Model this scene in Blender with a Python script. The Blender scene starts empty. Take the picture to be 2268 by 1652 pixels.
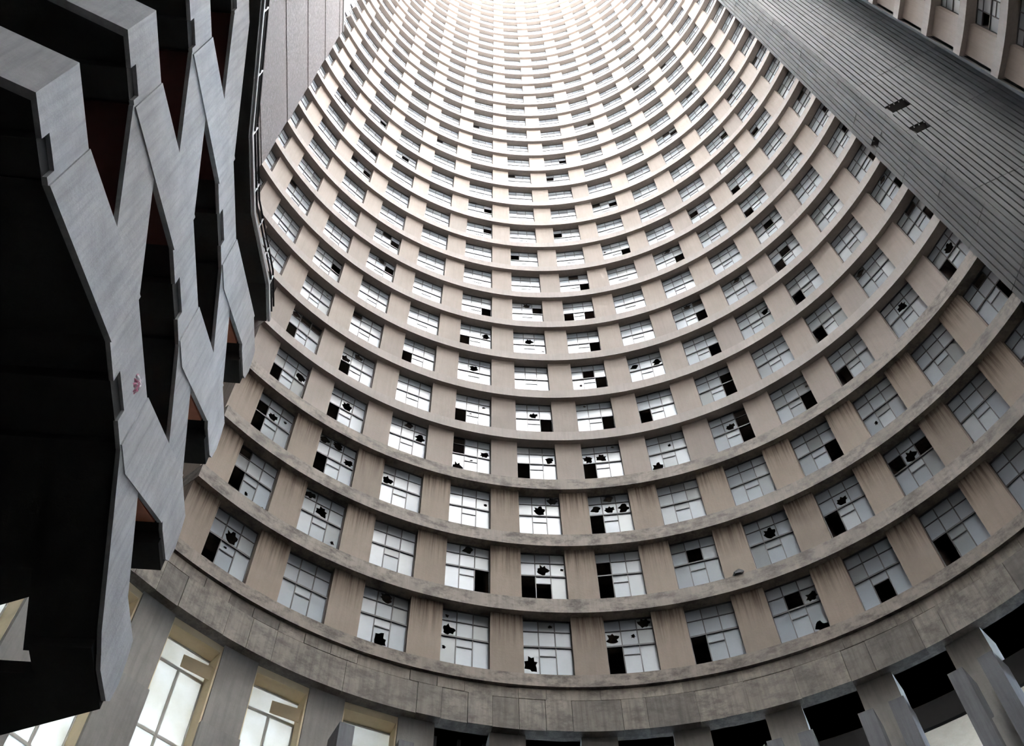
import bpy, bmesh, math, random
from mathutils import Vector, Matrix
random.seed(7)
sc = bpy.context.scene
COL = sc.collection
D2R = math.pi / 180

# ------------------------------------------------------------------ camera, world, sun, exposure
R = 12.5                                   # inner radius of the ledges (m)
CAM = Vector((-1.9575, -7.71125, 0.0))
PITCH, ROLL, FPX = 1.0479, -0.0286, 2280.5
FW = Vector((0, math.cos(PITCH), math.sin(PITCH)))
_r0 = Vector((1, 0, 0)); _u0 = _r0.cross(FW)
RT = _r0 * math.cos(ROLL) + _u0 * math.sin(ROLL)
UP = -_r0 * math.sin(ROLL) + _u0 * math.cos(ROLL)
cam_d = bpy.data.cameras.new('camera'); cam = bpy.data.objects.new('camera', cam_d); COL.objects.link(cam)
cam_d.sensor_fit = 'HORIZONTAL'; cam_d.sensor_width = 36.0; cam_d.lens = FPX * 36.0 / 2268.0
cam_d.clip_end = 2000
M = Matrix((RT, UP, -FW)).transposed().to_4x4(); M.translation = CAM
cam.matrix_world = M
sc.camera = cam

W = bpy.data.worlds.new('sky'); sc.world = W; W.use_nodes = True
bg = W.node_tree.nodes['Background']
bg.inputs[0].default_value = (0.64, 0.81, 1.0, 1); bg.inputs[1].default_value = 20.0
sun_d = bpy.data.lights.new('sun', 'SUN'); sun = bpy.data.objects.new('sun', sun_d); COL.objects.link(sun)
sun_d.energy = 620.0; sun_d.angle = 10 * D2R; sun_d.color = (0.93, 0.97, 1.0)
SUN_AZ, SUN_EL = -38.0, 77.0               # where the hazy sun stands (azimuth from +y, clockwise)
_d = Vector((math.sin(SUN_AZ * D2R) * math.cos(SUN_EL * D2R), math.cos(SUN_AZ * D2R) * math.cos(SUN_EL * D2R), math.sin(SUN_EL * D2R)))
sun.rotation_euler = _d.to_track_quat('Z', 'Y').to_euler()
sun.location = (0, 0, 190)
sc.view_settings.view_transform = 'Standard'; sc.view_settings.look = 'None'
sc.view_settings.gamma = 1.0; sc.view_settings.use_curve_mapping = False
sc.view_settings.exposure = 2.48
sc.cycles.use_denoising = True
sc.cycles.max_bounces = 10; sc.cycles.diffuse_bounces = 7
sc.cycles.sample_clamp_indirect = 20

# ------------------------------------------------------------------ dimensions read off the photograph
H = 2.88625          # storey height
Z0 = 18.66625        # underside of ledge 0 (broad ledge carries on lower)
TF = 0.57            # ledge height
DTH = 10.17573; TH0 = -18.60394; WF = 0.5937     # bay angle, left edge of window 0, window share of a bay
RP, RW, RB = 12.67, 12.85, 14.2                  # pier face, window plane, corridor back wall
NVIS, NTOP = 33, 54                              # storeys built with windows, storeys of the tower
GZ = -1.6
AZ_L, AZ_R = -66.6, 68.3                         # ends of the window wall
AZ_F = 88.9                                      # where the far right window wall begins

def bay(b): return TH0 + DTH * b
def pol(r, az, z=0.0):
    a = az * D2R
    return Vector((r * math.sin(a), r * math.cos(a), z))
def project(p):
    d = Vector(p) - CAM; w = d.dot(FW)
    if w < 0.1: return None
    return 1134 + FPX * d.dot(RT) / w, 826 - FPX * d.dot(UP) / w

# ------------------------------------------------------------------ materials
def mat(name): 
    m = bpy.data.materials.new(name); m.use_nodes = True
    nt = m.node_tree; b = nt.nodes['Principled BSDF']
    return m, nt, b
def ramp(nt, fac, stops):
    r = nt.nodes.new('ShaderNodeValToRGB'); e = r.color_ramp.elements
    while len(e) < len(stops): e.new(0.5)
    for i, (p, c) in enumerate(stops):
        e[i].position = p; e[i].color = (*c, 1) if len(c) == 3 else c
    nt.links.new(fac, r.inputs[0]); return r
def noise(nt, vec, scale, detail=4, rough=0.6, stretch=(1, 1, 1)):
    mp = nt.nodes.new('ShaderNodeMapping'); mp.inputs['Scale'].default_value = stretch
    nt.links.new(vec, mp.inputs[0])
    n = nt.nodes.new('ShaderNodeTexNoise'); n.inputs['Scale'].default_value = scale
    n.inputs['Detail'].default_value = detail; n.inputs['Roughness'].default_value = rough
    nt.links.new(mp.outputs[0], n.inputs['Vector']); return n.outputs['Fac']
def mixc(nt, fac, a, b, mode='MIX'):
    m = nt.nodes.new('ShaderNodeMix'); m.data_type = 'RGBA'; m.blend_type = mode
    for sock, v in ((0, fac), (6, a), (7, b)):
        if isinstance(v, (int, float)): m.inputs[sock].default_value = v
        elif isinstance(v, tuple): m.inputs[sock].default_value = (*v, 1)
        else: nt.links.new(v, m.inputs[sock])
    return m.outputs[2]
def geo_pos(nt):
    return nt.nodes.new('ShaderNodeNewGeometry').outputs['Position']
def math_n(nt, op, a, b=0.0):
    m = nt.nodes.new('ShaderNodeMath'); m.operation = op
    for i, v in enumerate((a, b)):
        if isinstance(v, (int, float)): m.inputs[i].default_value = v
        else: nt.links.new(v, m.inputs[i])
    return m.outputs[0]
ALBEDO_SCALE = 0.74            # every concrete colour scaled down, so less light bounces onto ledge undersides
def concrete(name, col, dark, streak=0.35, mottle=0.3, tint=0.12, rough=0.9, bump=0.15, stain=None, blotch=None):
    col, dark, stain, blotch = [c_ if not c_ else tuple(v * ALBEDO_SCALE for v in c_) for c_ in (col, dark, stain, blotch)]
    m, nt, b = mat(name); P = geo_pos(nt)
    s = noise(nt, P, 3.0, 5, 0.65, (3.2, 3.2, 0.22))
    n2 = noise(nt, P, 0.9, 6, 0.7)
    c = mixc(nt, math_n(nt, 'MULTIPLY', ramp(nt, s, [(0.42, (0, 0, 0)), (0.72, (1, 1, 1))]).outputs[0], streak), col, dark)
    c = mixc(nt, math_n(nt, 'MULTIPLY', ramp(nt, n2, [(0.40, (0, 0, 0)), (0.75, (1, 1, 1))]).outputs[0], mottle), c, dark)
    oi = nt.nodes.new('ShaderNodeObjectInfo')
    rnd = ramp(nt, oi.outputs['Random'], [(0.0, (1 - tint, 1 - tint, 1 - tint)), (0.5, (1, 0.985, 0.97)), (1.0, (1, 1, 1))])
    c = mixc(nt, 1.0, c, rnd.outputs[0], 'MULTIPLY')
    if stain:          # brown run-off streaks that hang from the top of a pier (local z)
        tc = nt.nodes.new('ShaderNodeTexCoord'); sx = nt.nodes.new('ShaderNodeSeparateXYZ'); nt.links.new(tc.outputs['Object'], sx.inputs[0])
        st = noise(nt, P, 3.2, 5, 0.7, (4.0, 4.0, 0.10))
        hgt = nt.nodes.new('ShaderNodeMapRange'); hgt.inputs[1].default_value = 0.9; hgt.inputs[2].default_value = 2.35
        nt.links.new(sx.outputs[2], hgt.inputs[0])
        f = math_n(nt, 'MULTIPLY', ramp(nt, st, [(0.44, (0, 0, 0)), (0.60, (1, 1, 1))]).outputs[0], hgt.outputs[0])
        c = mixc(nt, math_n(nt, 'MULTIPLY', f, 0.85), c, stain)
    if blotch:
        n3 = noise(nt, P, 1.7, 8, 0.75, (1, 1, 1.6))
        f = ramp(nt, n3, [(0.46, (0, 0, 0)), (0.62, (1, 1, 1))]).outputs[0]
        c = mixc(nt, math_n(nt, 'MULTIPLY', f, 0.75), c, blotch)
    nt.links.new(c, b.inputs['Base Color'])
    b.inputs['Roughness'].default_value = rough
    b.inputs['Specular IOR Level'].default_value = 0.25
    bn = nt.nodes.new('ShaderNodeBump'); bn.inputs['Strength'].default_value = bump; bn.inputs['Distance'].default_value = 0.03
    nt.links.new(noise(nt, P, 14.0, 5, 0.7), bn.inputs['Height']); nt.links.new(bn.outputs[0], b.inputs['Normal'])
    return m
def plain(name, col, rough=0.6, metal=0.0, vary=0.0):
    m, nt, b = mat(name)
    n = noise(nt, geo_pos(nt), 5.0, 4)
    c = mixc(nt, n, tuple(v * (1 - vary) for v in col), tuple(min(1, v * (1 + vary)) for v in col))
    nt.links.new(c, b.inputs['Base Color']); b.inputs['Roughness'].default_value = rough; b.inputs['Metallic'].default_value = metal
    return m

BEIGE = (0.36, 0.308, 0.272)
M_PIER = concrete('pier_concrete', BEIGE, (0.23, 0.19, 0.16), 0.28, 0.3, 0.18)
M_PIER_ST = concrete('pier_concrete_streaked', (0.345, 0.285, 0.232), (0.22, 0.175, 0.135), 0.28, 0.35, 0.16, stain=(0.075, 0.048, 0.03))
M_LEDGE = concrete('ledge_concrete', (0.36, 0.315, 0.285), (0.22, 0.19, 0.168), 0.35, 0.35, 0.05)
M_LEDGE_ST = concrete('ledge_concrete_weathered', (0.34, 0.292, 0.25), (0.17, 0.147, 0.126), 0.5, 0.4, 0.05, blotch=(0.075, 0.066, 0.056))
M_BROAD = concrete('broad_ledge_concrete', (0.33, 0.288, 0.245), (0.13, 0.115, 0.097), 0.75, 0.5, 0.42, blotch=(0.10, 0.088, 0.075))
M_COLUMN = concrete('column_concrete', (0.34, 0.32, 0.29), (0.17, 0.16, 0.145), 0.45, 0.55, 0.08)
M_STAIR = concrete('stair_concrete', (0.60, 0.60, 0.61), (0.29, 0.29, 0.30), 0.5, 0.55, 0.08, bump=0.25)
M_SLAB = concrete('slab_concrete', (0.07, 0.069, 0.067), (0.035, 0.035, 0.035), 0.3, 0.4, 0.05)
M_TERRA_SHADE = plain('terracotta_shade', (0.085, 0.022, 0.016), 0.85, 0, 0.25)  # darker copy of the terracotta, stairwell shade put into its colour
M_FIN = concrete('fin_concrete', (0.20, 0.20, 0.21), (0.09, 0.09, 0.095), 0.6, 0.5, 0.08)
M_TERRA = plain('terracotta_paint', (0.42, 0.14, 0.075), 0.8, 0, 0.25)
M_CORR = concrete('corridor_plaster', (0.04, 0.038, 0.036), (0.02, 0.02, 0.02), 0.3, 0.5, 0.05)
M_BOARD = concrete('board_marked_concrete', (0.13, 0.125, 0.119), (0.07, 0.066, 0.06), 0.4, 0.45, 0.30, bump=0.25)
M_GROOVE = plain('groove_concrete', (0.10, 0.095, 0.09), 0.95, 0, 0.1)  # one even grey for rib backing, recess wall, shaft core and coping
M_PLAIN = concrete('plain_wall_concrete', (0.27, 0.262, 0.255), (0.19, 0.183, 0.176), 0.4, 0.4, 0.05)
M_STEEL = plain('window_steel', (0.045, 0.042, 0.042), 0.55, 0.0, 0.2)
M_RAIL = plain('galvanised_rail', (0.42, 0.43, 0.45), 0.5, 0.3, 0.15)
M_CABLE = plain('black_cable', (0.02, 0.02, 0.022), 0.6)
M_CREAM = plain('cream_paint', (0.56, 0.45, 0.29), 0.7, 0, 0.12)
M_MULL = plain('grey_mullion_paint', (0.40, 0.38, 0.34), 0.6, 0, 0.1)
M_CEIL = concrete('tan_ceiling_plaster', (0.66, 0.52, 0.38), (0.42, 0.31, 0.21), 0.2, 0.55, 0.05)
M_GROUND = concrete('dark_rubble_ground', (0.025, 0.022, 0.019), (0.012, 0.011, 0.010), 0.0, 0.6, 0.0, bump=0.6)
M_DEBRIS = plain('dark_debris', (0.03, 0.028, 0.026), 0.9)
M_WHITE = plain('pale_debris', (0.55, 0.54, 0.50), 0.8, 0, 0.1)

def rough_cast():
    m, nt, b = mat('pink_roughcast'); P = geo_pos(nt)
    a = noise(nt, P, 7.0, 6, 0.85); big = noise(nt, P, 0.5, 4, 0.6)
    c = ramp(nt, a, [(0.36, (0.02, 0.0145, 0.015)), (0.5, (0.062, 0.046, 0.046)), (0.64, (0.16, 0.13, 0.128))]).outputs[0]
    c = mixc(nt, math_n(nt, 'MULTIPLY', big, 0.5), c, (0.075, 0.056, 0.05))
    nt.links.new(c, b.inputs['Base Color']); b.inputs['Roughness'].default_value = 0.95
    bn = nt.nodes.new('ShaderNodeBump'); bn.inputs['Strength'].default_value = 0.6; bn.inputs['Distance'].default_value = 0.03
    nt.links.new(a, bn.inputs['Height']); nt.links.new(bn.outputs[0], b.inputs['Normal'])
    return m
M_ROUGH = rough_cast()
M_LEDGE_TOP = plain('ledge_top_dark', (0.09, 0.08, 0.07), 0.95, 0, 0.3)  # even dark tone for the unseen tops, added to weaken upward bounce
M_LOWBOUNCE = concrete('low_bounce_concrete', (0.13, 0.12, 0.115), (0.08, 0.075, 0.07), 0.3, 0.4, 0.05)  # dark tone added on unseen walls to soak up bounce light
def dirty_glass():
    m, nt, b = mat('dirty_window_glass'); P = geo_pos(nt)
    oi = nt.nodes.new('ShaderNodeObjectInfo')
    r = ramp(nt, oi.outputs['Random'], [(0.0, (0.16, 0.175, 0.18)), (0.3, (0.24, 0.275, 0.31)), (0.7, (0.30, 0.345, 0.39)), (1.0, (0.40, 0.43, 0.455))])
    n = noise(nt, P, 2.2, 5, 0.7)
    c = mixc(nt, math_n(nt, 'MULTIPLY', n, 0.35), r.outputs[0], (0.19, 0.187, 0.172))
    nt.links.new(c, b.inputs['Base Color'])
    b.inputs['Roughness'].default_value = 0.28; b.inputs['Specular IOR Level'].default_value = 0.5
    b.inputs['Coat Weight'].default_value = 0.05; b.inputs['Coat Roughness'].default_value = 0.15; b.inputs['Coat IOR'].default_value = 1.5
    return m
M_PANE = dirty_glass()
def frosted():
    m, nt, b = mat('frosted_backlit_glass'); out = nt.nodes['Material Output']
    tr = nt.nodes.new('ShaderNodeBsdfTranslucent'); n = noise(nt, geo_pos(nt), 1.2, 5, 0.7)
    c = ramp(nt, n, [(0.35, (0.22, 0.21, 0.185)), (0.65, (0.29, 0.286, 0.275))])
    nt.links.new(c.outputs[0], tr.inputs[0])
    mx = nt.nodes.new('ShaderNodeMixShader'); mx.inputs[0].default_value = 0.4
    b.inputs['Base Color'].default_value = (0.7, 0.69, 0.65, 1); b.inputs['Roughness'].default_value = 0.3
    nt.links.new(tr.outputs[0], mx.inputs[1]); nt.links.new(b.outputs[0], mx.inputs[2]); nt.links.new(mx.outputs[0], out.inputs[0])
    return m
M_FROST = frosted()

# ------------------------------------------------------------------ mesh helpers
class MB:
    def __init__(s): s.v = []; s.f = []
    def hexa(s, p):            # 8 points: bottom ring of 4, top ring of 4
        o = len(s.v); s.v += [tuple(q) for q in p]
        s.f += [tuple(o + i for i in q) for q in ((3, 2, 1, 0), (4, 5, 6, 7), (0, 1, 5, 4), (1, 2, 6, 5), (2, 3, 7, 6), (3, 0, 4, 7))]
        return s
    def box(s, x0, x1, y0, y1, z0, z1):
        return s.hexa([(x0, y0, z0), (x1, y0, z0), (x1, y1, z0), (x0, y1, z0), (x0, y0, z1), (x1, y0, z1), (x1, y1, z1), (x0, y1, z1)])
    def quad(s, a, b, c, d):
        o = len(s.v); s.v += [tuple(a), tuple(b), tuple(c), tuple(d)]; s.f.append((o, o + 1, o + 2, o + 3)); return s
    def sector(s, r0, r1, z0, z1, a0, a1, n, prof=None):
        """ring sector, closed; prof = list of (r,z) of the section instead of a rectangle"""
        pr = prof or [(r0, z0), (r1, z0), (r1, z1), (r0, z1)]
        o = len(s.v); k = len(pr)
        for i in range(n + 1):
            a = a0 + (a1 - a0) * i / n
            for r, z in pr: s.v.append(tuple(pol(r, a, z)))
        for i in range(n):
            for j in range(k):
                s.f.append((o + i * k + j, o + i * k + (j + 1) % k, o + (i + 1) * k + (j + 1) % k, o + (i + 1) * k + j))
        s.f.append(tuple(o + j for j in reversed(range(k)))); s.f.append(tuple(o + n * k + j for j in range(k)))
        return s
    def shell(s, r, z0, z1, a0, a1, n):
        for i in range(n):
            p = a0 + (a1 - a0) * i / n; q = a0 + (a1 - a0) * (i + 1) / n
            s.quad(pol(r, p, z0), pol(r, p, z1), pol(r, q, z1), pol(r, q, z0))
        return s
    def prism(s, pts, vec):    # planar polygon (3D points) extruded by vec
        o = len(s.v); k = len(pts); vec = Vector(vec)
        s.v += [tuple(p) for p in pts] + [tuple(Vector(p) + vec) for p in pts]
        s.f.append(tuple(o + i for i in range(k))); s.f.append(tuple(o + k + i for i in reversed(range(k))))
        for i in range(k): s.f.append((o + i, o + k + i, o + k + (i + 1) % k, o + (i + 1) % k))
        return s
    def tube(s, a, b, r, n=8):
        a = Vector(a); b = Vector(b); d = (b - a).normalized()
        x = d.orthogonal().normalized(); y = d.cross(x); o = len(s.v)
        for p in (a, b):
            for i in range(n):
                t = 2 * math.pi * i / n; s.v.append(tuple(p + x * (r * math.cos(t)) + y * (r * math.sin(t))))
        for i in range(n): s.f.append((o + i, o + (i + 1) % n, o + n + (i + 1) % n, o + n + i))
        s.f.append(tuple(o + i for i in reversed(range(n)))); s.f.append(tuple(o + n + i for i in range(n)))
        return s
    def mesh(s, name, m=None):
        me = bpy.data.meshes.new(name); me.from_pydata(s.v, [], s.f)
        bm = bmesh.new(); bm.from_mesh(me); bmesh.ops.recalc_face_normals(bm, faces=bm.faces); bm.to_mesh(me); bm.free()
        if m: me.materials.append(m)
        return me
    def obj(s, name, m, parent=None, **props):
        return link(name, s.mesh(name, m), parent, **props)
def link(name, me, parent=None, loc=None, rz=0.0, **props):
    o = bpy.data.objects.new(name, me); COL.objects.link(o)
    if loc is not None: o.location = loc
    if rz: o.rotation_euler = (0, 0, rz)
    if parent: o.parent = parent
    for k, v in props.items(): o[k] = v
    return o
def empty(name, loc=(0, 0, 0), rz=0.0, parent=None, **props):
    o = link(name, None, parent, loc, rz, **props); o.empty_display_size = 0.3; return o

# ------------------------------------------------------------------ the shell of the tower
MB().prism([(90 * math.sin(i * math.pi / 24), 90 * math.cos(i * math.pi / 24), GZ) for i in range(48)], (0, 0, -0.4)).obj(
    'floor', M_GROUND, kind='structure', label='dark rubble ground at the foot of the hollow tower', category='ground')

ZT = Z0 + NTOP * H
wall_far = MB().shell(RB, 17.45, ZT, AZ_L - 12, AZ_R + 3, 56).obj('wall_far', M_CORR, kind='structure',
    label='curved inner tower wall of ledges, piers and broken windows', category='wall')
MB().shell(12.65, 17.42, ZT, 175, 360 + AZ_L - 10, 40).obj('wall_back_left', M_LOWBOUNCE, kind='structure',
    label='unseen wall behind the stair, darkened to cut bounce light', category='wall')  # unseen wall, kept dark to hold back bounce light
MB().shell(12.65, 17.42, 50.0, 130, 175, 36).obj('wall_behind', M_LOWBOUNCE, kind='structure', label='unseen lower wall behind the camera, darkened to cut bounce light', category='wall')  # lower part kept darker than wall_near to reduce light from below
MB().sector(12.6, 19.3, ZT, ZT + 0.3, 0, 360, 72).obj('roof_ring', M_PLAIN, kind='structure', label='roof ring round the open top of the tower', category='roof')
wall_near = MB().shell(12.65, 50.0, ZT, 130, 175, 36).obj('wall_near', M_PLAIN, kind='structure',
    label='plain curved concrete wall behind the camera', category='wall')
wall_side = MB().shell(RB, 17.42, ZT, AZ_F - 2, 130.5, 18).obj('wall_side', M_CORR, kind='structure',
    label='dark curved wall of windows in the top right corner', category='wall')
MB().shell(12.70, Z0 + (NVIS + 1) * H, ZT, -70, 131, 48).obj('wall_top', M_PLAIN, kind='structure',
    label='bright upper reach of the tower wall near the open top', category='wall')

MB().shell(19.2, 17.40, ZT, 0, 360, 72).obj('wall_outer', M_PLAIN, kind='structure', label='outer wall of the tower', category='wall')
# ledges: one continuous ring per storey
def ledge_prof(k): 
    z = Z0 + k * H
    return [(R, z), (RB + 0.05, z), (RB + 0.05, z + TF), (R + 0.02, z + TF)]
for k in range(1, NVIS + 2):
    a0 = -53.3 if k <= 4 else AZ_L
    if k <= 3: a0 = -53.3
    for lo, hi, n, par in ((a0, AZ_R + 0.8, 60, wall_far), (AZ_F, 130.3, 18, wall_side)):
        o = MB().sector(0, 0, 0, 0, lo, hi, n, ledge_prof(k)).obj('ledge', M_LEDGE_ST if k <= 3 else M_LEDGE, par)
        o.data.materials.append(M_LEDGE_TOP)                      # tops darkened to cut light bouncing up to the ledge above
        for f in o.data.polygons:
            if f.normal.z > 0.9: f.material_index = 1

# the broad lowest ledge: upper band, recessed middle band, panels below
ZB = 17.42
broad = MB().sector(R + 0.10, RB + 0.05, ZB + 0.02, Z0 + TF - 0.02, -78, AZ_R + 1.2, 70).obj('broad_ledge', M_BROAD, wall_far, label='broad weathered lowest ledge')
MB().sector(R, R + 0.3, 18.83, Z0 + TF, -75, AZ_R + 1.2, 70).obj('ledge_cap', M_LEDGE_ST, broad)
a = -73.0
pi_ = 0
while a < AZ_R:
    w = DTH * random.choice((0.32, 0.32, 0.62, 0.30, 0.62))
    off = random.choice((0.0, 0.0, 0.008, 0.014))
    MB().sector(R + 0.045 + off, R + 0.25, 18.43, 18.765, a + 0.03, min(a + w, AZ_R + 1) - 0.03, 4).obj('panel', M_BROAD, broad)
    a += w
a = -73.0
while a < AZ_R:
    w = DTH * random.choice((0.28, 0.28, 0.30, 0.56, 0.84))
    off = random.choice((0.0, 0.0, 0.010, 0.018))
    MB().sector(R + 0.005 + off, R + 0.25, ZB, 18.385, a + 0.025, min(a + w, AZ_R + 1) - 0.025, 5).obj('panel', M_BROAD, broad)
    a += w
broad2 = MB().sector(R, RB + 0.05, ZB, Z0 + TF, AZ_F, 130.3, 16).obj('broad_ledge', M_BROAD, wall_side)

# ------------------------------------------------------------------ piers and windows, storey by storey
def pier_mesh(name, m):
    aw = DTH * (1 - WF) / 2
    mb = MB().sector(RP, RB - 0.3, 0, H - TF, -aw, aw, 3)
    return mb.mesh(name, m)
PIER, PIER_ST = pier_mesh('pier', M_PIER), pier_mesh('pier_streaked', M_PIER_ST)

WW = 2 * RW * math.sin(DTH * WF / 2 * D2R) + 0.02       # window width
WH = H - TF                                               # window height
XC = [-WW / 2, -WW / 6, WW / 6, WW / 2]
ZR = [0.0, 1.54 - TF, 1.87 - TF, 2.45 - TF, WH]           # sill, split of the middle light, transom, top row, head
PANES = {}
for ci, cn in enumerate('LMR'):
    PANES[cn + '1'] = (XC[ci], XC[ci + 1], ZR[3], ZR[4]); PANES[cn + '2'] = (XC[ci], XC[ci + 1], ZR[2], ZR[3])
    if cn != 'M': PANES[cn + '3'] = (XC[ci], XC[ci + 1], ZR[0], ZR[2])
PANES['Ms'] = (XC[1], XC[2], ZR[1], ZR[2]); PANES['M3'] = (XC[1], XC[2], ZR[0], ZR[1])

fr = MB()
for x in (XC[0], XC[3]): fr.box(x - 0.03, x + 0.03, -0.03, 0.05, 0, WH)
for x in (XC[1], XC[2]): fr.box(x - 0.014, x + 0.014, -0.025, 0.03, 0, WH)
fr.box(XC[0], XC[3], -0.03, 0.05, -0.02, 0.03); fr.box(XC[0], XC[3], -0.03, 0.05, WH - 0.04, WH)
fr.box(XC[0], XC[3], -0.035, 0.03, ZR[2] - 0.026, ZR[2] + 0.026)
fr.box(XC[0], XC[3], -0.022, 0.02, ZR[3] - 0.012, ZR[3] + 0.012)
fr.box(XC[1], XC[2], -0.022, 0.02, ZR[1] - 0.014, ZR[1] + 0.014)
FRAME = fr.mesh('window_frame', M_STEEL)

def pane_geo(name, x0, x1, z0, z1, hole=None, seed=0, mb=None):
    """flat pane in the local xz plane; hole None | 'h' (large) | 's' (small): a jagged opening with real edges"""
    rnd = random.Random(seed)
    own = mb is None
    mb = mb or MB()
    if hole is None:
        mb.box(x0, x1, -0.003, 0.003, z0, z1)
    else:
        w, hh = x1 - x0, z1 - z0
        sc_ = {'h': 0.96, 's': 0.32}[hole] 
        rx, rz = w / 2 * sc_, min(hh / 2 * sc_, w / 2 * sc_ * rnd.uniform(0.8, 1.7))
        cx = (x0 + x1) / 2 + (w / 2 - rx) * rnd.uniform(-0.8, 0.8); cz = (z0 + z1) / 2 + (hh / 2 - rz) * rnd.uniform(-0.8, 0.8)
        n = 16
        o = len(mb.v); outer = []; inner = []
        for i in range(n):
            t = 2 * math.pi * i / n; dx, dz = math.cos(t), math.sin(t)
            f = rnd.uniform(0.48, 1.0)
            inner.append((cx + dx * rx * f, cz + dz * rz * f))
            k = min([((x1 if dx > 0 else x0) - cx) / dx if abs(dx) > 1e-6 else 9e9, ((z1 if dz > 0 else z0) - cz) / dz if abs(dz) > 1e-6 else 9e9])
            outer.append([cx + dx * k, cz + dz * k])
        for (qx, qz) in ((x0, z0), (x1, z0), (x1, z1), (x0, z1)):    # snap the nearest outer point to each corner
            j = min(range(n), key=lambda i: (outer[i][0] - qx) ** 2 + (outer[i][1] - qz) ** 2); outer[j] = [qx, qz]
        for (px, pz) in outer: mb.v.append((px, 0.0, pz))
        for (px, pz) in inner: mb.v.append((px, 0.0, pz))
        for i in range(n): mb.f.append((o + i, o + (i + 1) % n, o + n + (i + 1) % n, o + n + i))
    return mb.mesh(name, M_PANE) if own else mb
PMESH = {}
def pane_mesh(p, st=None, var=0):
    key = (p, st, var)
    if key not in PMESH: PMESH[key] = pane_geo('pane', *PANES[p], hole=st, seed=sum(map(ord, p + (st or '-'))) * 7 + var * 131)
    return PMESH[key]

# photograph pixels of panes that are gone, broken open, or only pierced
GONE = [(471, 1209), (1369, 1465), (1552, 1438), (1757, 1330), (1958, 1306), (2090, 1220), (545, 1009), (527, 1059), (1072, 1286), (1170, 1297),
        (1208, 1307), (1337, 1256), (1345, 1296), (1534, 1223), (1847, 1161), (1981, 1021), (2039, 984), (582, 898), (575, 935), (711, 1018),
        (1325, 1158), (1846, 994), (615, 820), (652, 725), (681, 714), (705, 732), (793, 699), (764, 809), (903, 785), (745, 602), (864, 597),
        (875, 549), (741, 908), (1021, 917), (1017, 969), (1019, 992), (1212, 939), (1162, 1040), (1348, 934), (1308, 1040), (1431, 921),
        (1643, 918), (1650, 939), (1661, 957), (1141, 577), (1387, 552), (1505, 568), (1270, 608), (1297, 632), (1078, 688), (1192, 684),
        (1261, 700), (1307, 694), (1543, 670), (1551, 697), (1031, 748), (1318, 764), (1303, 826), (1335, 844), (1734, 554), (1725, 587),
        (1764, 659), (1583, 770), (1812, 740), (1608, 838), (1617, 862), (1866, 835), (1791, 886), (2093, 604), (2168, 635), (2215, 642),
        (1536, 478), (1654, 469), (1700, 495), (1627, 417), (1673, 297), (1612, 217), (1605, 305), (1556, 230), (1525, 212), (1673, 136),
        (1605, 37), (1775, 217), (1830, 249), (1875, 291), (1924, 346), (1983, 403), (2049, 471), (2015, 475), (1133, 390), (1220, 400),
        (1248, 359), (1308, 273), (1320, 458), (1360, 456), (1082, 471), (1081, 517), (1237, 527), (857, 519), (830, 339), (784, 349),
        (811, 386), (848, 271), (898, 352), (974, 310), (1054, 283), (1408, 193), (1476, 300), (1492, 295), (1469, 146), (762, 219),
        (776, 147), (655, 403), (2188, 65)]
OPEN = [(519, 1185), (855, 1330), (842, 1390), (994, 1391), (1180, 1478), (1358, 1414), (1430, 1376), (1790, 1322), (1810, 1362), (692, 1093),
        (716, 1140), (1043, 1217), (1205, 1262), (1704, 1175), (1867, 1104), (2002, 1011), (615, 919), (727, 972), (753, 983), (774, 1016),
        (861, 1062), (1195, 1128), (1229, 1109), (1323, 1127), (1349, 1110), (1352, 1127), (1380, 1121), (672, 829), (665, 685), (771, 787),
        (798, 791), (848, 575), (773, 894), (911, 938), (934, 967), (1014, 1017), (1073, 1001), (1182, 914), (1218, 1016), (1305, 1015),
        (1334, 1006), (1457, 1026), (1615, 944), (1475, 556), (1169, 673), (1522, 686), (1077, 740), (1173, 752), (1053, 820), (1455, 798),
        (1410, 812), (1632, 625), (1693, 686), (1903, 615), (1991, 676), (2090, 550), (1951, 407), (656, 413)]
PIERCED = [(506, 1213), (1003, 1365), (981, 1463), (1223, 1398), (1384, 1405), (544, 1096), (559, 1108), (739, 1206), (1244, 1268), (642, 949),
           (1076, 1115), (1947, 933), (1968, 940), (731, 650), (1069, 902), (1055, 920), (1042, 1015), (1290, 903), (1352, 992), (1489, 992),
           (1341, 556), (1198, 777), (1274, 857), (1292, 864), (1771, 860), (1734, 308), (1248, 507), (845, 505)]
def pane_at(px, py):
    """the pane whose glass plane the pixel's sight line meets"""
    d = FW * FPX + RT * (px - 1134) - UP * (py - 826)
    qa = d.x ** 2 + d.y ** 2; qb = 2 * (CAM.x * d.x + CAM.y * d.y); qc = CAM.x ** 2 + CAM.y ** 2 - RW ** 2
    X = CAM + d * ((-qb + math.sqrt(qb * qb - 4 * qa * qc)) / (2 * qa))
    bf = (math.atan2(X.x, X.y) / D2R - TH0) / DTH; b = math.floor(bf); u = (bf - b) / WF
    k = math.floor((X.z - Z0 - 0.5) / H); v = X.z - Z0 - k * H
    if u > 1.25: b += 1; u = 0.05
    c = min(2, max(0, int(u * 3))); cn = 'LMR'[c]
    if v > 2.45: p = cn + '1'
    elif v > 1.87: p = cn + '2'
    elif c == 1: p = 'Ms' if v > 1.54 else 'M3'
    else: p = cn + '3'
    return (k, b), p
HOLES = {}
for pts, st in ((PIERCED, 's'), (OPEN, 'h'), (GONE, 'x')):
    for (px, py) in pts:
        kb, p = pane_at(px, py); HOLES.setdefault(kb, {})[p] = st
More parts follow.
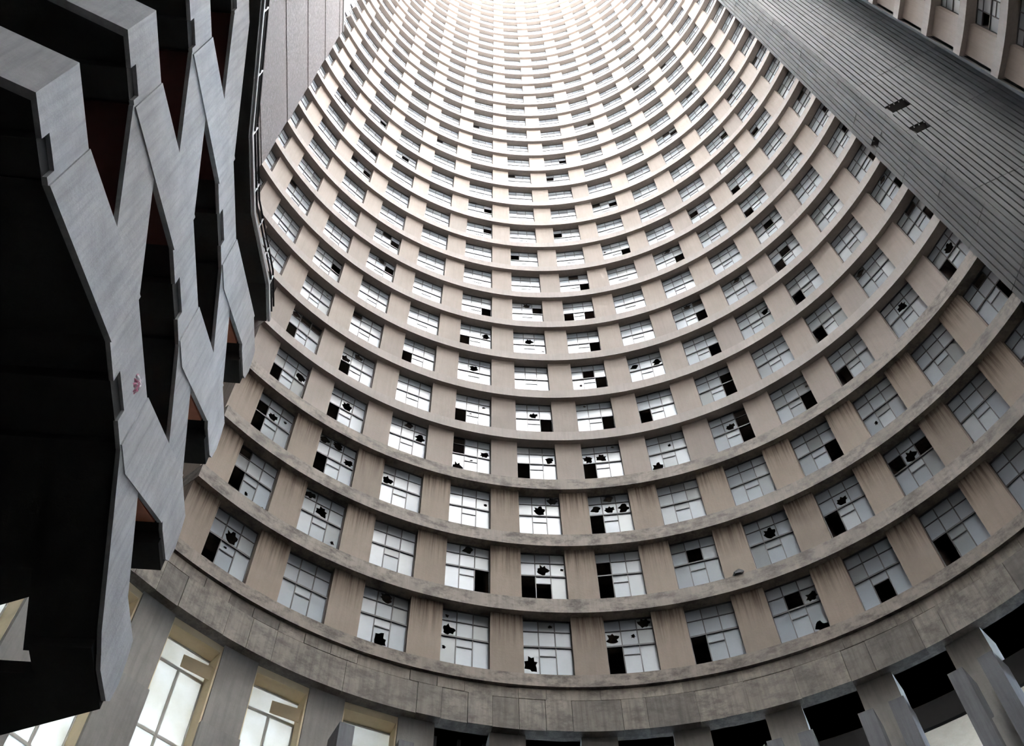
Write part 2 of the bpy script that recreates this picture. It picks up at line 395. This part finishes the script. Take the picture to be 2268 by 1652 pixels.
ORD = ['zeroth', 'first', 'second', 'third', 'fourth', 'fifth', 'sixth', 'seventh', 'eighth', 'ninth', 'tenth', 'eleventh', 'twelfth', 'thirteenth', 'fourteenth',
       'fifteenth', 'sixteenth', 'seventeenth', 'eighteenth', 'nineteenth', 'twentieth', 'twenty-first', 'twenty-second', 'twenty-third', 'twenty-fourth', 'twenty-fifth',
       'twenty-sixth', 'twenty-seventh', 'twenty-eighth', 'twenty-ninth', 'thirtieth', 'thirty-first', 'thirty-second', 'thirty-third', 'thirty-fourth']
cells = []
for k in range(0, NVIS + 1):
    for b in list(range(-5, 9)) + list(range(11, 15)):
        if k < 4 and b < -3: continue
        if b == -5 and k < 5: continue
        a = bay(b + WF / 2); c = pol(RW, a, Z0 + k * H + TF)
        q = [project(pol(RW, bay(b), c.z)), project(pol(RW, bay(b + WF), c.z)), project(pol(RW, a, c.z + WH))]
        seen = 0.0
        if all(q):
            cx, cy = (q[0][0] + q[1][0] + q[2][0]) / 3, (q[0][1] + q[1][1] + q[2][1]) / 3
            if -60 < cx < 2330 and -60 < cy < 1712:
                seen = math.hypot(q[1][0] - q[0][0], q[1][1] - q[0][1])
        cells.append((seen, k, b, a, c))
cells.sort(key=lambda t: -t[0])
singles = [c for c in cells if c[0] > 0][:300]; rest = [c for c in cells if c not in singles]
STATE = {'x': 'missing', 'h': 'broken', 's': 'holed'}
PN = {'L1': 'top left', 'M1': 'top middle', 'R1': 'top right', 'L2': 'left second-row', 'M2': 'middle second-row', 'R2': 'right second-row',
      'L3': 'bottom left', 'R3': 'bottom right', 'Ms': 'small middle', 'M3': 'bottom middle'}
singles.sort(key=lambda t: (t[1], t[2]))
for n, (seen, k, b, a, c) in enumerate(singles, 1):
    hs = HOLES.get((k, b), {})
    where = '%s bay from the stair' % ORD[b + 6] if b < 9 else '%s bay past the ribbed wall' % ORD[b - 10]
    lab = 'grid window %s storey above broad ledge, %s' % (ORD[k + 1], where)
    if hs:
        p, s = next(iter(hs.items())); lab += ', %s pane %s' % (PN[p], STATE[s])
    w = empty('window_%d' % n, c, -a * D2R, kind='structure', label=lab, category='window')
    link('window_frame', FRAME, w)
    if seen >= 34:
        for p in PANES:
            s = hs.get(p)
            if s == 'x': continue
            pm = pane_mesh(p, s, (k * 3 + b) % 5 if s else 0)
            pn = link('pane', pm, w)
    else:
        mb = MB()
        for p in PANES:
            s = hs.get(p)
            if s == 'x': continue
            pane_geo('', *[v for v in PANES[p]], hole=s, seed=k * 31 + b, mb=mb)
        link('glazing', mb.mesh('glazing', M_PANE), w)
# the smallest windows far up: one object
fm, gm = MB(), MB()
def place(mb_dst, me, a, c):
    o = len(mb_dst.v); ca, sa = math.cos(-a * D2R), math.sin(-a * D2R)
    for v in me.vertices:
        x, y, z = v.co; mb_dst.v.append((c.x + x * ca - y * sa, c.y + x * sa + y * ca, c.z + z))
    for p in me.polygons: mb_dst.f.append(tuple(o + i for i in p.vertices))
for (seen, k, b, a, c) in rest:
    place(fm, FRAME, a, c)
    hs = HOLES.get((k, b), {})
    for p in PANES:
        if hs.get(p) == 'x': continue
        place(gm, pane_mesh(p), a, c)
up = fm.obj('upper_windows', M_STEEL, kind='stuff', label='countless small windows high up in the bright curved wall', category='windows')
gm.obj('glazing', M_PANE, up)

# piers
pcells = []
for k in range(0, NVIS + 1):
    for b in list(range(-5, 8)) + list(range(10, 15)):
        if k < 4 and b < -4: continue
        a = bay(b + (1 + WF) / 2)
        if b == -4 and k < 4: pass
        c = Vector((0, 0, Z0 + k * H + TF)); p = project(pol(RP, a, c.z + 1))
        q = project(pol(RP, a + 2, c.z + 1))
        s = 0 if not p or not q or not (-80 < p[0] < 2350 and -80 < p[1] < 1730) else math.hypot(p[0] - q[0], p[1] - q[1])
        pcells.append((s, k, b, a, c))
pcells.sort(key=lambda t: -t[0])
for i, (s, k, b, a, c) in enumerate(pcells[:300]):
    link('pier', PIER_ST if k <= 2 else PIER, wall_far if b < 9 else wall_side, c, -a * D2R)
pm = MB()
for (s, k, b, a, c) in pcells[300:]: place(pm, PIER, a, c)
pm.obj('upper_piers', M_PIER, wall_far, kind='stuff')

# ------------------------------------------------------------------ ribbed board-marked wall on the right
def hdir(az): return Vector((math.sin(az * D2R), math.cos(az * D2R), 0))
P0 = pol(R - 0.02, AZ_R); d1 = hdir(173.3); L1 = 1.53
P1 = P0 + d1 * L1; d2 = hdir(117.0); L2 = 3.35
P2 = P1 + d2 * L2
ZRB, ZRT = ZB, Z0 + (NVIS + 1) * H
wall_right = empty('wall_right', P0 + Vector((0, 0, ZRB)), kind='structure', label='ribbed board-marked concrete wall on the right', category='wall')
def ribs(org, d, L, nb, zs, hole_rects, tag):
    n_out = Vector((d.y, -d.x, 0))             # away from the court
    if n_out.dot(org) < 0: n_out = -n_out
    if tag == 2: n_out = Vector((-d.y, d.x, 0)) if Vector((-d.y, d.x, 0)).y > 0 else Vector((d.y, -d.x, 0))
    us = sorted({0.0, L} | {u for h_ in hole_rects for u in h_[:2]}); vs = sorted({ZRB, ZRT} | {z for h_ in hole_rects for z in h_[2:]})
    mb = MB()
    for i in range(len(us) - 1):
        for j in range(len(vs) - 1):
            um, vm = (us[i] + us[i + 1]) / 2, (vs[j] + vs[j + 1]) / 2
            if any(h_[0] < um < h_[1] and h_[2] < vm < h_[3] for h_ in hole_rects): continue
            A = org + d * us[i] + n_out * 0.09; B = org + d * us[i + 1] + n_out * 0.09
            z0, z1 = vs[j], vs[j + 1]
            mb.hexa([Vector((p.x, p.y, z)) for z in (z0, z1) for p in (A, B, B + n_out * 0.3, A + n_out * 0.3)])
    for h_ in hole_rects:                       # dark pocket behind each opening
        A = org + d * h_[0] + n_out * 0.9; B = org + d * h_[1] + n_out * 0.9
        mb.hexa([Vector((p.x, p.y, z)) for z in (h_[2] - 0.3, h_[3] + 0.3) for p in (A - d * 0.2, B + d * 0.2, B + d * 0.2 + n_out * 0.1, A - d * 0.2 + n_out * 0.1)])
    mb.v = [tuple(Vector(v) - wall_right.location) for v in mb.v]
    mb.obj('rib_backing', M_GROOVE, wall_right)
    wd = L / nb; stuff = MB()
    for i in range(nb):
        for j in range(len(zs) - 1):
            u0, u1 = i * wd + 0.020, (i + 1) * wd - 0.020
            spans = [(zs[j] + 0.008, zs[j + 1] - 0.008)]
            for h_ in hole_rects:
                if h_[0] < (u0 + u1) / 2 < h_[1]:
                    ns = []
                    for (p, q) in spans:
                        if q <= h_[2] or p >= h_[3]: ns.append((p, q)); continue
                        if p < h_[2]: ns.append((p, h_[2]))
                        if q > h_[3]: ns.append((h_[3], q))
                    spans = ns
            for (p, q) in spans:
                if q - p < 0.05: continue
                pr = random.uniform(-0.006, 0.006)
                A = org + d * u0 + n_out * (pr + 0.0); B = org + d * u1 + n_out * (pr + 0.0)
                pts = [Vector((t.x, t.y, z)) for z in (p, q) for t in (A, B, B + n_out * 0.095, A + n_out * 0.095)]
                if q < 68.5 and p > 21.0:
                    MB().hexa([t - wall_right.location for t in pts]).obj('board', M_BOARD, wall_right)
                else: stuff.hexa([t - wall_right.location for t in pts])
    if stuff.v: stuff.obj('boards_beyond', M_BOARD, wall_right, kind='stuff')
zs1 = [Z0 + k * H + TF for k in range(-1, NVIS + 2)]; zs1[0] = ZRB
zs2 = [Z0 + k * H + TF + 0.9 for k in range(-1, NVIS + 2, 2)]; zs2[0] = ZRB
def on_face(px, py, org, d):
    n = Vector((d.y, -d.x, 0)); ray = FW * FPX + RT * (px - 1134) - UP * (py - 826)
    t = (org - CAM).dot(n) / ray.dot(n); X = CAM + ray * t
    return (X - org).dot(d), X.z

h1 = on_face(1938, 317, P0, d1); ha = on_face(1988, 234, P1, d2); hb = on_face(2036, 282, P1, d2)
ribs(P0, d1, L1, 8, zs1, [(max(0.05, h1[0] - 0.14), h1[0] + 0.24, h1[1] - 0.32, h1[1] + 0.32)], 1)
ribs(P1, d2, L2, 19, zs2, [(ha[0] - 0.28, ha[0] + 0.42, ha[1] - 0.42, ha[1] + 0.42), (hb[0] - 0.2, hb[0] + 0.32, hb[1] - 0.35, hb[1] + 0.35)], 2)
# return from the recess back to the far window wall
P3 = pol(R + 0.02, AZ_F)
MB().prism([P2 + Vector((0, 0, ZRB)), P3 + Vector((0, 0, ZRB)), P3 + Vector((0, 0, ZRT)), P2 + Vector((0, 0, ZRT))], (0.3, 0.1, 0)).obj(
    'wall_recess', M_GROOVE, kind='structure', label='dark return wall of the ribbed recess', category='wall')

# ------------------------------------------------------------------ lift shaft on the left: roughcast storey panels with a smooth block above
S0 = Vector((-6.4976, -5.1944, 0)); U = Vector((-0.12306, 0.99240, 0)); N = Vector((0.99240, 0.12306, 0))
TB = 3.68                                     # depth of the stair, front parapet to shaft face
def sp(s, z, t=0.0): return S0 + U * s - N * t + Vector((0, 0, z))
SE = (pol(R, -66.4) - S0).dot(U)              # where the shaft face meets the ring
ZSH = 63.4
wall_left = MB().hexa([sp(s, z, t) for z in (8.0, ZSH - 0.02) for (s, t) in ((-3.5, TB + 0.05), (SE - 0.03, TB + 0.05), (SE - 0.03, TB + 1.5), (-3.5, TB + 1.5))]).obj(
    'wall_left', M_GROOVE, kind='structure', label='pinkish roughcast shaft wall rising behind the stair', category='wall')
k = -3
while Z0 + k * H < ZSH - 0.1:
    z0, z1 = Z0 + k * H + 0.015, min(Z0 + (k + 1) * H, ZSH) - 0.015
    j = 0.02 * (k % 2) 
    MB().hexa([sp(s, z, t) for z in (z0, z1) for (s, t) in ((-3.5, TB - j), (SE - 0.0 + j, TB - j), (SE + j, TB + 0.06), (-3.5, TB + 0.06))]).obj('panel', M_ROUGH, wall_left)
    k += 1
MB().hexa([sp(s, z, t) for z in (ZSH - 0.4, Z0 + (NVIS + 1) * H) for (s, t) in ((-3.5, TB + 0.45), (SE + 0.35, TB + 0.45), (SE + 0.75, TB + 1.6), (-3.5, TB + 1.6))]).obj(
    'wall_shaft', M_PLAIN, kind='structure', label='smooth pale shaft wall above the roughcast at upper left', category='wall')
MB().hexa([sp(s, z, t) for z in (ZSH - 0.02, ZSH + 0.3) for (s, t) in ((-3.5, TB - 0.06), (SE + 0.1, TB - 0.06), (SE + 0.1, TB + 0.5), (-3.5, TB + 0.5))]).obj(
    'coping', M_GROOVE, wall_left)

# ------------------------------------------------------------------ the concrete stair in front of the shaft
stair = empty('staircase', S0 + Vector((0, 0, GZ)), label='grey concrete stair tower with criss-crossing solid parapets on the left', category='staircase')
OFF = stair.location
E1 = hdir(-118.5); E2 = hdir(-72.8)
def spart(name, mb, m, **p):
    mb.v = [tuple(Vector(v) - OFF) for v in mb.v]
    return mb.obj(name, m, stair, **p)
def band(name, pts, t0=0.0, th=0.06, m=M_STAIR):
    return spart(name, MB().prism([sp(s, z, t0) for s, z in pts], -N * th), m)
def slab(name, a, b, th, t0, t1, m, e0=None, e1=None):
    """slab between (s,z) points a and b (top line), thickness th, depth t0..t1; e0/e1: end slants"""
    q = []
    for dz in (-th, 0):
        for (s, z), e, t in ((a, e0, t0), (b, e1, t0), (b, e1, t1), (a, e0, t1)):
            sl = 0 if not e else e * t
            q.append(sp(s + sl, z + dz, t))
    return spart(name, MB().hexa(q), m)
K0 = E1.dot(U) / -E1.dot(N); K2 = E2.dot(U) / -E2.dot(N)          # slant of the two end walls per metre of depth
A0, M0, C0 = 10.08, 11.30, 9.74                                      # parapet foot: near landing, middle landing, far landing
PH = 1.21
for n in range(4):
    z = A0 + n * H
    band('landing_parapet', [(0, z), (0.46, z), (0.46, z + 0.20), (0.86, z + 0.20), (0.86, z), (0.95, z), (0.95, z + PH), (0, z + PH)])
    # parapet returning round the near end
    p = [sp(0, z), sp(0, z) + E1 * 4.0, sp(0, z + PH) + E1 * 4.0, sp(0, z + PH)]
    spart('end_parapet', MB().prism(p, Vector((E1.y, -E1.x, 0)) * (0.1 if Vector((E1.y, -E1.x, 0)).dot(U) > 0 else -0.1)), M_STAIR)
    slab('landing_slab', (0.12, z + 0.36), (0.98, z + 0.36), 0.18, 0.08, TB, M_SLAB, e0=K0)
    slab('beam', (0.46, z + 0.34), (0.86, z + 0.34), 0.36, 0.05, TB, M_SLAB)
    zc = C0 + n * H
    band('landing_parapet', [(7.26, zc + 0.10), (7.45, zc + 0.02), (8.06, zc + 0.05), (8.20, zc + 0.18), (8.26, zc + 0.55), (8.20, zc + 0.95), (8.12, zc + PH + 0.02), (7.26, zc + PH + 0.02)], 0.01)
    if n == 0:
        slab('landing_slab', (7.10, zc + 0.25), (8.17, zc + 0.25), 0.2, 0.1, 0.9, M_SLAB, e1=K2)
        slab('landing_slab', (7.62, zc + 0.25), (8.17, zc + 0.25), 0.2, 0.9, TB, M_SLAB, e1=K2)
        slab('landing_slab', (5.0, zc + 0.25), (7.62, zc + 0.25), 0.2, 2.6, TB, M_SLAB)
    else:
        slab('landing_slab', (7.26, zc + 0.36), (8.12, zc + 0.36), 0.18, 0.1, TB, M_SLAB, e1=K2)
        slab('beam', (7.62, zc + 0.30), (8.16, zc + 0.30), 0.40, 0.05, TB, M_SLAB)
for n in range(3):
    z, m = A0 + n * H, M0 + n * H
    zb, c0, c1 = z + H, C0 + n * H, C0 + (n + 1) * H
    # rising flight from near landing to middle landing, its parapet a little proud
    band('flight_parapet', [(0.95, z), (3.42, m), (3.38, m + PH + 0.01), (0.95, z + PH)], -0.02, 0.08)
    slab('flight_slab', (0.95, z + 0.34), (3.42, m + 0.34), 0.2, 0.1, TB, M_SLAB if n == 0 else M_TERRA_SHADE)  # shaded undersides take darker colours in place of terracotta
    # flight from middle landing back up to the next near landing
    band('flight_parapet', [(0.92, zb - 0.03), (2.93, m + 0.02), (3.42, m + 0.02), (3.40, m + PH + 0.01), (1.29, zb + PH - 0.01), (0.92, zb + PH - 0.01)], 0.0)
    slab('flight_slab', (0.95, zb + 0.36), (3.10, m + 0.34), 0.2, 0.1, TB, M_TERRA_SHADE)
    # middle landing
    band('landing_parapet', [(3.40, m + 0.02), (3.98, m), (3.98, m + 0.26), (4.58, m + 0.26), (4.58, m), (5.0, m - 0.03), (5.0, m + PH - 0.02), (3.38, m + PH)], 0.008)
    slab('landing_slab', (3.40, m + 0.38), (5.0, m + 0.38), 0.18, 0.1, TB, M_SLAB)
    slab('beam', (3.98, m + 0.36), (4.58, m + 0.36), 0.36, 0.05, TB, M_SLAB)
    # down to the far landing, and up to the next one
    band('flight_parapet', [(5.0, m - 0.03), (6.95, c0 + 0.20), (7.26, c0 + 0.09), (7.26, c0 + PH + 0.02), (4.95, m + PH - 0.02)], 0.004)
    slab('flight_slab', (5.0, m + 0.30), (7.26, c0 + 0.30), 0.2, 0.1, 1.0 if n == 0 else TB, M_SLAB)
    if n == 0: slab('flight_slab', (5.0, m + 0.30), (6.4, m + 0.30 - 1.4 * (m - c0) / 2.26), 0.2, 0.85, TB, M_SLAB)
    band('flight_parapet', [(4.95, m), (5.42, m), (7.26, c1 - 0.04), (7.26, c1 + PH), (4.95, m + PH - 0.02)], -0.012, 0.072)
    slab('flight_slab', (5.3, m + 0.20), (7.26, c1 + 0.16), 0.2, 0.1, TB, M_TERRA)
# top run: thin stringer with a steel railing instead of a parapet
zt, mt, ct = A0 + 4 * H, M0 + 3 * H + 0.05, C0 + 4 * H + 0.05
path = [(-0.2, zt), (0.95, zt), (3.42, mt), (5.05, mt), (7.26, ct), (8.2, ct)]
for (p, q) in zip(path[:-1], path[1:]):
    slab('flight_slab', p, q, 0.16, 0.06, TB - 0.02, M_SLAB)
    band('stringer', [(p[0], p[1] - 0.16), (q[0], q[1] - 0.16), (q[0], q[1] - 0.02), (p[0], p[1] - 0.02)], -0.015, 0.05, M_RAIL)
rail = empty('railing', (0, 0, 0), parent=stair, label='thin steel railing with slanting posts')
def rpart(name, mb, m):
    mb.v = [tuple(Vector(v) - OFF) for v in mb.v]; return mb.obj(name, m, rail)
def along(s):
    for (p, q) in zip(path[:-1], path[1:]):
        if p[0] <= s <= q[0]: return p[1] + (q[1] - p[1]) * (s - p[0]) / (q[0] - p[0])
    return path[-1][1]
for s in (0.3, 1.4, 2.5, 3.5, 4.7, 5.6, 6.5, 7.4): rpart('post', MB().tube(sp(s, along(s) - 0.1, 0.04), sp(s, along(s) + 0.62, 0.04), 0.022), M_RAIL)
for hgt, mm in ((0.36, M_CABLE), (0.62, M_CABLE)):
    for (p, q) in zip(path[:-1], path[1:]):
        rpart('rail', MB().tube(sp(p[0], p[1] + hgt, 0.04), sp(q[0], q[1] + hgt, 0.04), 0.022), mm)

# a scrap of pink and white cloth caught on the parapet
def on_stair(px, py):
    ray = FW * FPX + RT * (px - 1134) - UP * (py - 826); t = (S0 - CAM).dot(N) / ray.dot(N); X = CAM + ray * t
    return (X - S0).dot(U), X.z
cs, cz = on_stair(288, 850)
bm = bmesh.new(); bmesh.ops.create_grid(bm, x_segments=12, y_segments=12, size=0.5)
rnd = random.Random(5)
for v in bm.verts:
    x, y = v.co.x, v.co.y; r = max(0.25, 1 - 0.5 * abs(math.sin(5 * math.atan2(y, x))))
    d = 0.03 + 0.05 * abs(math.sin(9 * x + 3 * y)) + rnd.uniform(0, 0.03)
    v.co = sp(cs + y * 0.26 * r, cz + x * 0.30 * r, -0.02) + N * d
me = bpy.data.meshes.new('cloth_scrap'); bm.to_mesh(me); bm.free()
m, nt, b = mat('pink_white_cloth')
c = ramp(nt, noise(nt, geo_pos(nt), 9.0, 2), [(0.45, (0.85, 0.82, 0.82)), (0.58, (0.75, 0.30, 0.42))]); nt.links.new(c.outputs[0], b.inputs[0]); b.inputs['Roughness'].default_value = 0.9
me.materials.append(m)
link('cloth_scrap', me, label='crumpled pink and white cloth scrap caught on the stair parapet', category='cloth')

# ------------------------------------------------------------------ lower level under the broad ledge
wall_lower = MB().shell(13.45, GZ, 11.0, 0, 360, 72).obj('wall_lower', M_LOWBOUNCE, kind='structure', label='lower curved wall with tall columns under the broad ledge', category='wall')
MB().sector(13.3, 19.0, 10.7, 11.0, 0, 360, 72).obj('floor_slab', M_SLAB, wall_lower)
CEILZ = 17.44
MB().sector(12.9, 19.0, CEILZ, CEILZ + 0.2, -75, 95, 60).obj('ceiling', M_CEIL, kind='structure', label='tan plaster ceiling seen through the openings below the broad ledge', category='ceiling')
MB().sector(12.9, 19.0, CEILZ, CEILZ + 0.2, 95, 285, 60).obj('ceiling_back', M_SLAB, kind='structure', label='ceiling of the lower gallery behind the camera', category='ceiling')
ZJ = 15.2
cl = pol(1, 0); aw = DTH * (1 - WF) / 2
COLU = MB().sector(12.74, 13.5, ZJ + 0.02, ZB + 0.04, -aw + 0.05, aw - 0.05, 4).mesh('column_upper', M_COLUMN)
COLL = MB().sector(12.70, 13.5, GZ, ZJ, -aw - 0.1, aw + 0.1, 4).mesh('column_lower', M_COLUMN)
for b in list(range(-6, 9)) + list(range(10, 14)):
    a = bay(b + (1 + WF) / 2)
    link('column', COLU, wall_lower, None, -a * D2R); link('column', COLL, wall_lower, None, -a * D2R)
# fins flanking the columns lower down
FIN = MB()
fin_w = 0.62
FINM = MB().sector(12.05, 12.76, 11.0, 16.12, -0.85, 0.85, 2).mesh('fin', M_FIN)
CROSS = MB().sector(12.35, 12.70, 11.0, 14.9, -aw + 1.0, aw - 1.0, 3).mesh('fin_panel', M_COLUMN)
for b in (-2, -1, 0, 1, 2, 3, 4, 5, 6, 7):
    a = bay(b + (1 + WF) / 2)
    for sgn in (-1, 1):
        if b == -2 and sgn < 0: continue
        link('fin', FINM, wall_lower, None, -(a + sgn * (aw - 0.35)) * D2R)
    link('fin_panel', CROSS, wall_lower, None, -a * D2R)
# tall bright windows on the left
ORDL = {-5: 'hidden mostly behind the stair', -4: 'just right of the stair foot', -3: 'second from the stair foot', -2: 'third from the stair foot', -1: 'fourth from the stair foot', -6: 'seen through the gap under the stair'}
LW = 2 * 13.2 * math.sin(DTH * WF / 2 * D2R)
nwin = len(singles)
for b in range(-6, 0):
    nwin += 1
    a = bay(b + WF / 2)
    w = empty('window_%d' % nwin, pol(13.2, a, 11.0), -a * D2R, kind='structure', label='tall bright frosted window with cream reveal, ' + ORDL[b], category='window')
    top = 6.30
    jb = MB().box(-LW / 2 - 0.05, -LW / 2 + 0.05, -0.42, 0.1, 0, top).box(LW / 2 - 0.05, LW / 2 + 0.05, -0.42, 0.1, 0, top).box(-LW / 2, LW / 2, -0.42, 0.1, top - 0.1, top + 0.1)
    jb.obj('reveal', M_CREAM, w)
    f = MB()
    x1 = LW / 2 - 0.05; rows = [0.0, 2.0, 3.75, 5.55, top - 0.1]
    for z in rows: f.box(-x1, x1, -0.03, 0.03, z - 0.035, z + 0.035)
    for x in (-x1, 0, x1): f.box(x - 0.03, x + 0.03, -0.03, 0.03, 0, 5.55)
    f.obj('window_frame', M_MULL, w)
    for i in range(3):
        for x in (-x1, 0): MB().box(x + 0.03, x + x1 - 0.03, -0.004, 0.004, rows[i] + 0.035, rows[i + 1] - 0.035).obj('pane', M_FROST, w)
    if True: MB().box(-x1, x1, -0.004, 0.004, rows[3] + 0.035, rows[4] - 0.02).obj('pane', M_FROST, w)
    if b not in (-1, -4):          # vent flap hanging askew
        MB().hexa([(0.0, -0.02, 5.65), (x1, -0.25, 5.50), (x1, -0.23, 5.50), (0.0, 0.0, 5.65), (0.0, -0.02, 6.0), (x1, -0.28, 5.85), (x1, -0.26, 5.85), (0.0, 0.0, 6.0)]).obj('vent_flap', M_CREAM, w)
# downstand ring beam and unseen outer screen of the gallery on the right
for b in (3, 4, 5, 6, 7, 8):
    zt_ = 16.55 - 0.04 * (b % 3)
    MB().sector(13.02, 13.12, 15.80 + 0.05 * (b % 2), zt_, bay(b) - 0.3, bay(b + WF) + 0.3, 3).obj('transom_panel', M_DEBRIS, wall_lower)
for a0, a1 in ((-20.6, 95),):
    MB().sector(18.6, 18.9, 11.0, 16.75, a0, a1, 40).obj('gallery_screen', M_SLAB, wall_lower)  # unseen wall with a narrow slot, added to limit daylight from the gallery
for b in range(0, 12):
    MB().sector(18.5, 18.95, 11.0, CEILZ, bay(b) - 1.2, bay(b) + 1.2, 2).obj('outer_column', M_SLAB, wall_lower)
# partitions shutting the gallery off from the bright rooms, and its back behind the camera
MB().sector(13.4, 18.9, 11.0, CEILZ, -21.0, -20.4, 1).obj('partition', M_SLAB, wall_lower)
MB().sector(13.4, 18.9, 11.0, CEILZ, 94, 94.6, 1).obj('partition', M_SLAB, wall_lower)
MB().shell(13.4, 11.0, ZB, 95, 360 - 80, 60).obj('back_panel', M_LOWBOUNCE, wall_lower)

# boarded bay and broken louvres
a = bay(0 + WF / 2)
bp = empty('board_infill', pol(13.05, a, 11.0), -a * D2R, label='beige boarded infill below broken louvres, first bay right of bright windows', category='panel')
MB().box(-0.62, 0.62, -0.02, 0.02, 0, 5.15).obj('sheet', M_CEIL, bp)
for z in (5.35, 5.62, 5.95): MB().box(-LW / 2, LW / 2, -0.03, 0.03, z - 0.04, z + 0.04).obj('slat', M_DEBRIS, bp)
for x, z0, z1 in ((0.0, 5.2, 6.3), (-0.6, 5.2, 6.3), (0.62, 5.2, 6.3)): MB().box(x - 0.04, x + 0.04, -0.04, 0.04, z0, z1).obj('stile', M_DEBRIS, bp)
MB().hexa([(0.05, -0.06, 6.0), (0.5, -0.06, 5.45), (0.5, -0.02, 5.45), (0.05, -0.02, 6.0), (0.05, -0.06, 6.1), (0.5, -0.06, 5.55), (0.5, -0.02, 5.55), (0.05, -0.02, 6.1)]).obj('slat', M_DEBRIS, bp)
for b, nm in ((1, 'dark board closing the bay right of the beige infill'), (2, 'dark board closing the bay beneath the middle of the broad ledge')):
    a = bay(b + WF / 2)
    o = empty('board_infill', pol(13.05, a, 11.0), -a * D2R, label=nm, category='panel')
    MB().box(-0.62, 0.62, -0.02, 0.02, 0, 6.30).obj('sheet', M_DEBRIS, o)
    MB().box(-LW / 2, LW / 2, -0.05, 0.0, 5.7, 5.8).obj('slat', M_DEBRIS, o)
    MB().box(-0.3, 0.35, -0.06, -0.02, 5.05, 5.12).obj('slat', M_WHITE, o)
a = bay(3 + WF / 2)
lv = empty('broken_louvre', pol(13.0, a, 15.8), -a * D2R, label='twisted broken louvre frame hanging under the broad ledge at right', category='louvre')
rnd = random.Random(3)
for i in range(6):
    x = -0.55 + 0.2 * i; MB().hexa([(x - 0.12, -0.02, 0.35 + 0.08 * i), (x + 0.25, -0.02, 0.62 + 0.08 * i), (x + 0.25, 0.02, 0.62 + 0.08 * i), (x - 0.12, 0.02, 0.35 + 0.08 * i),
        (x - 0.12, -0.02, 0.43 + 0.08 * i), (x + 0.25, -0.02, 0.70 + 0.08 * i), (x + 0.25, 0.02, 0.70 + 0.08 * i), (x - 0.12, 0.02, 0.43 + 0.08 * i)]).obj('slat', M_DEBRIS if i % 2 else M_WHITE, lv)
MB().box(-0.55, 0.55, -0.02, 0.02, -4.8, -0.1).obj('sheet', M_DEBRIS, lv)

# lump of debris lodged on the second ledge
def on_ring(px, py, r):
    d = FW * FPX + RT * (px - 1134) - UP * (py - 826)
    qa = d.x ** 2 + d.y ** 2; qb = 2 * (CAM.x * d.x + CAM.y * d.y); qc = CAM.x ** 2 + CAM.y ** 2 - r ** 2
    return CAM + d * ((-qb + math.sqrt(qb * qb - 4 * qa * qc)) / (2 * qa))
X = on_ring(1639, 1278, R + 0.04); az = math.atan2(X.x, X.y) / D2R
rnd = random.Random(11)
bm = bmesh.new(); bmesh.ops.create_icosphere(bm, subdivisions=2, radius=0.11)
for v in bm.verts: v.co = Vector((v.co.x * 1.6, v.co.y * 0.8, v.co.z)) * rnd.uniform(0.7, 1.25)
me = bpy.data.meshes.new('debris_lump'); bm.to_mesh(me); bm.free(); me.materials.append(M_DEBRIS)
link('debris_lump', me, None, pol(R + 0.05, az, Z0 + H + TF + 0.09), -az * D2R, label='small dark lump of debris lodged on the ledge above the lowest windows', category='debris')
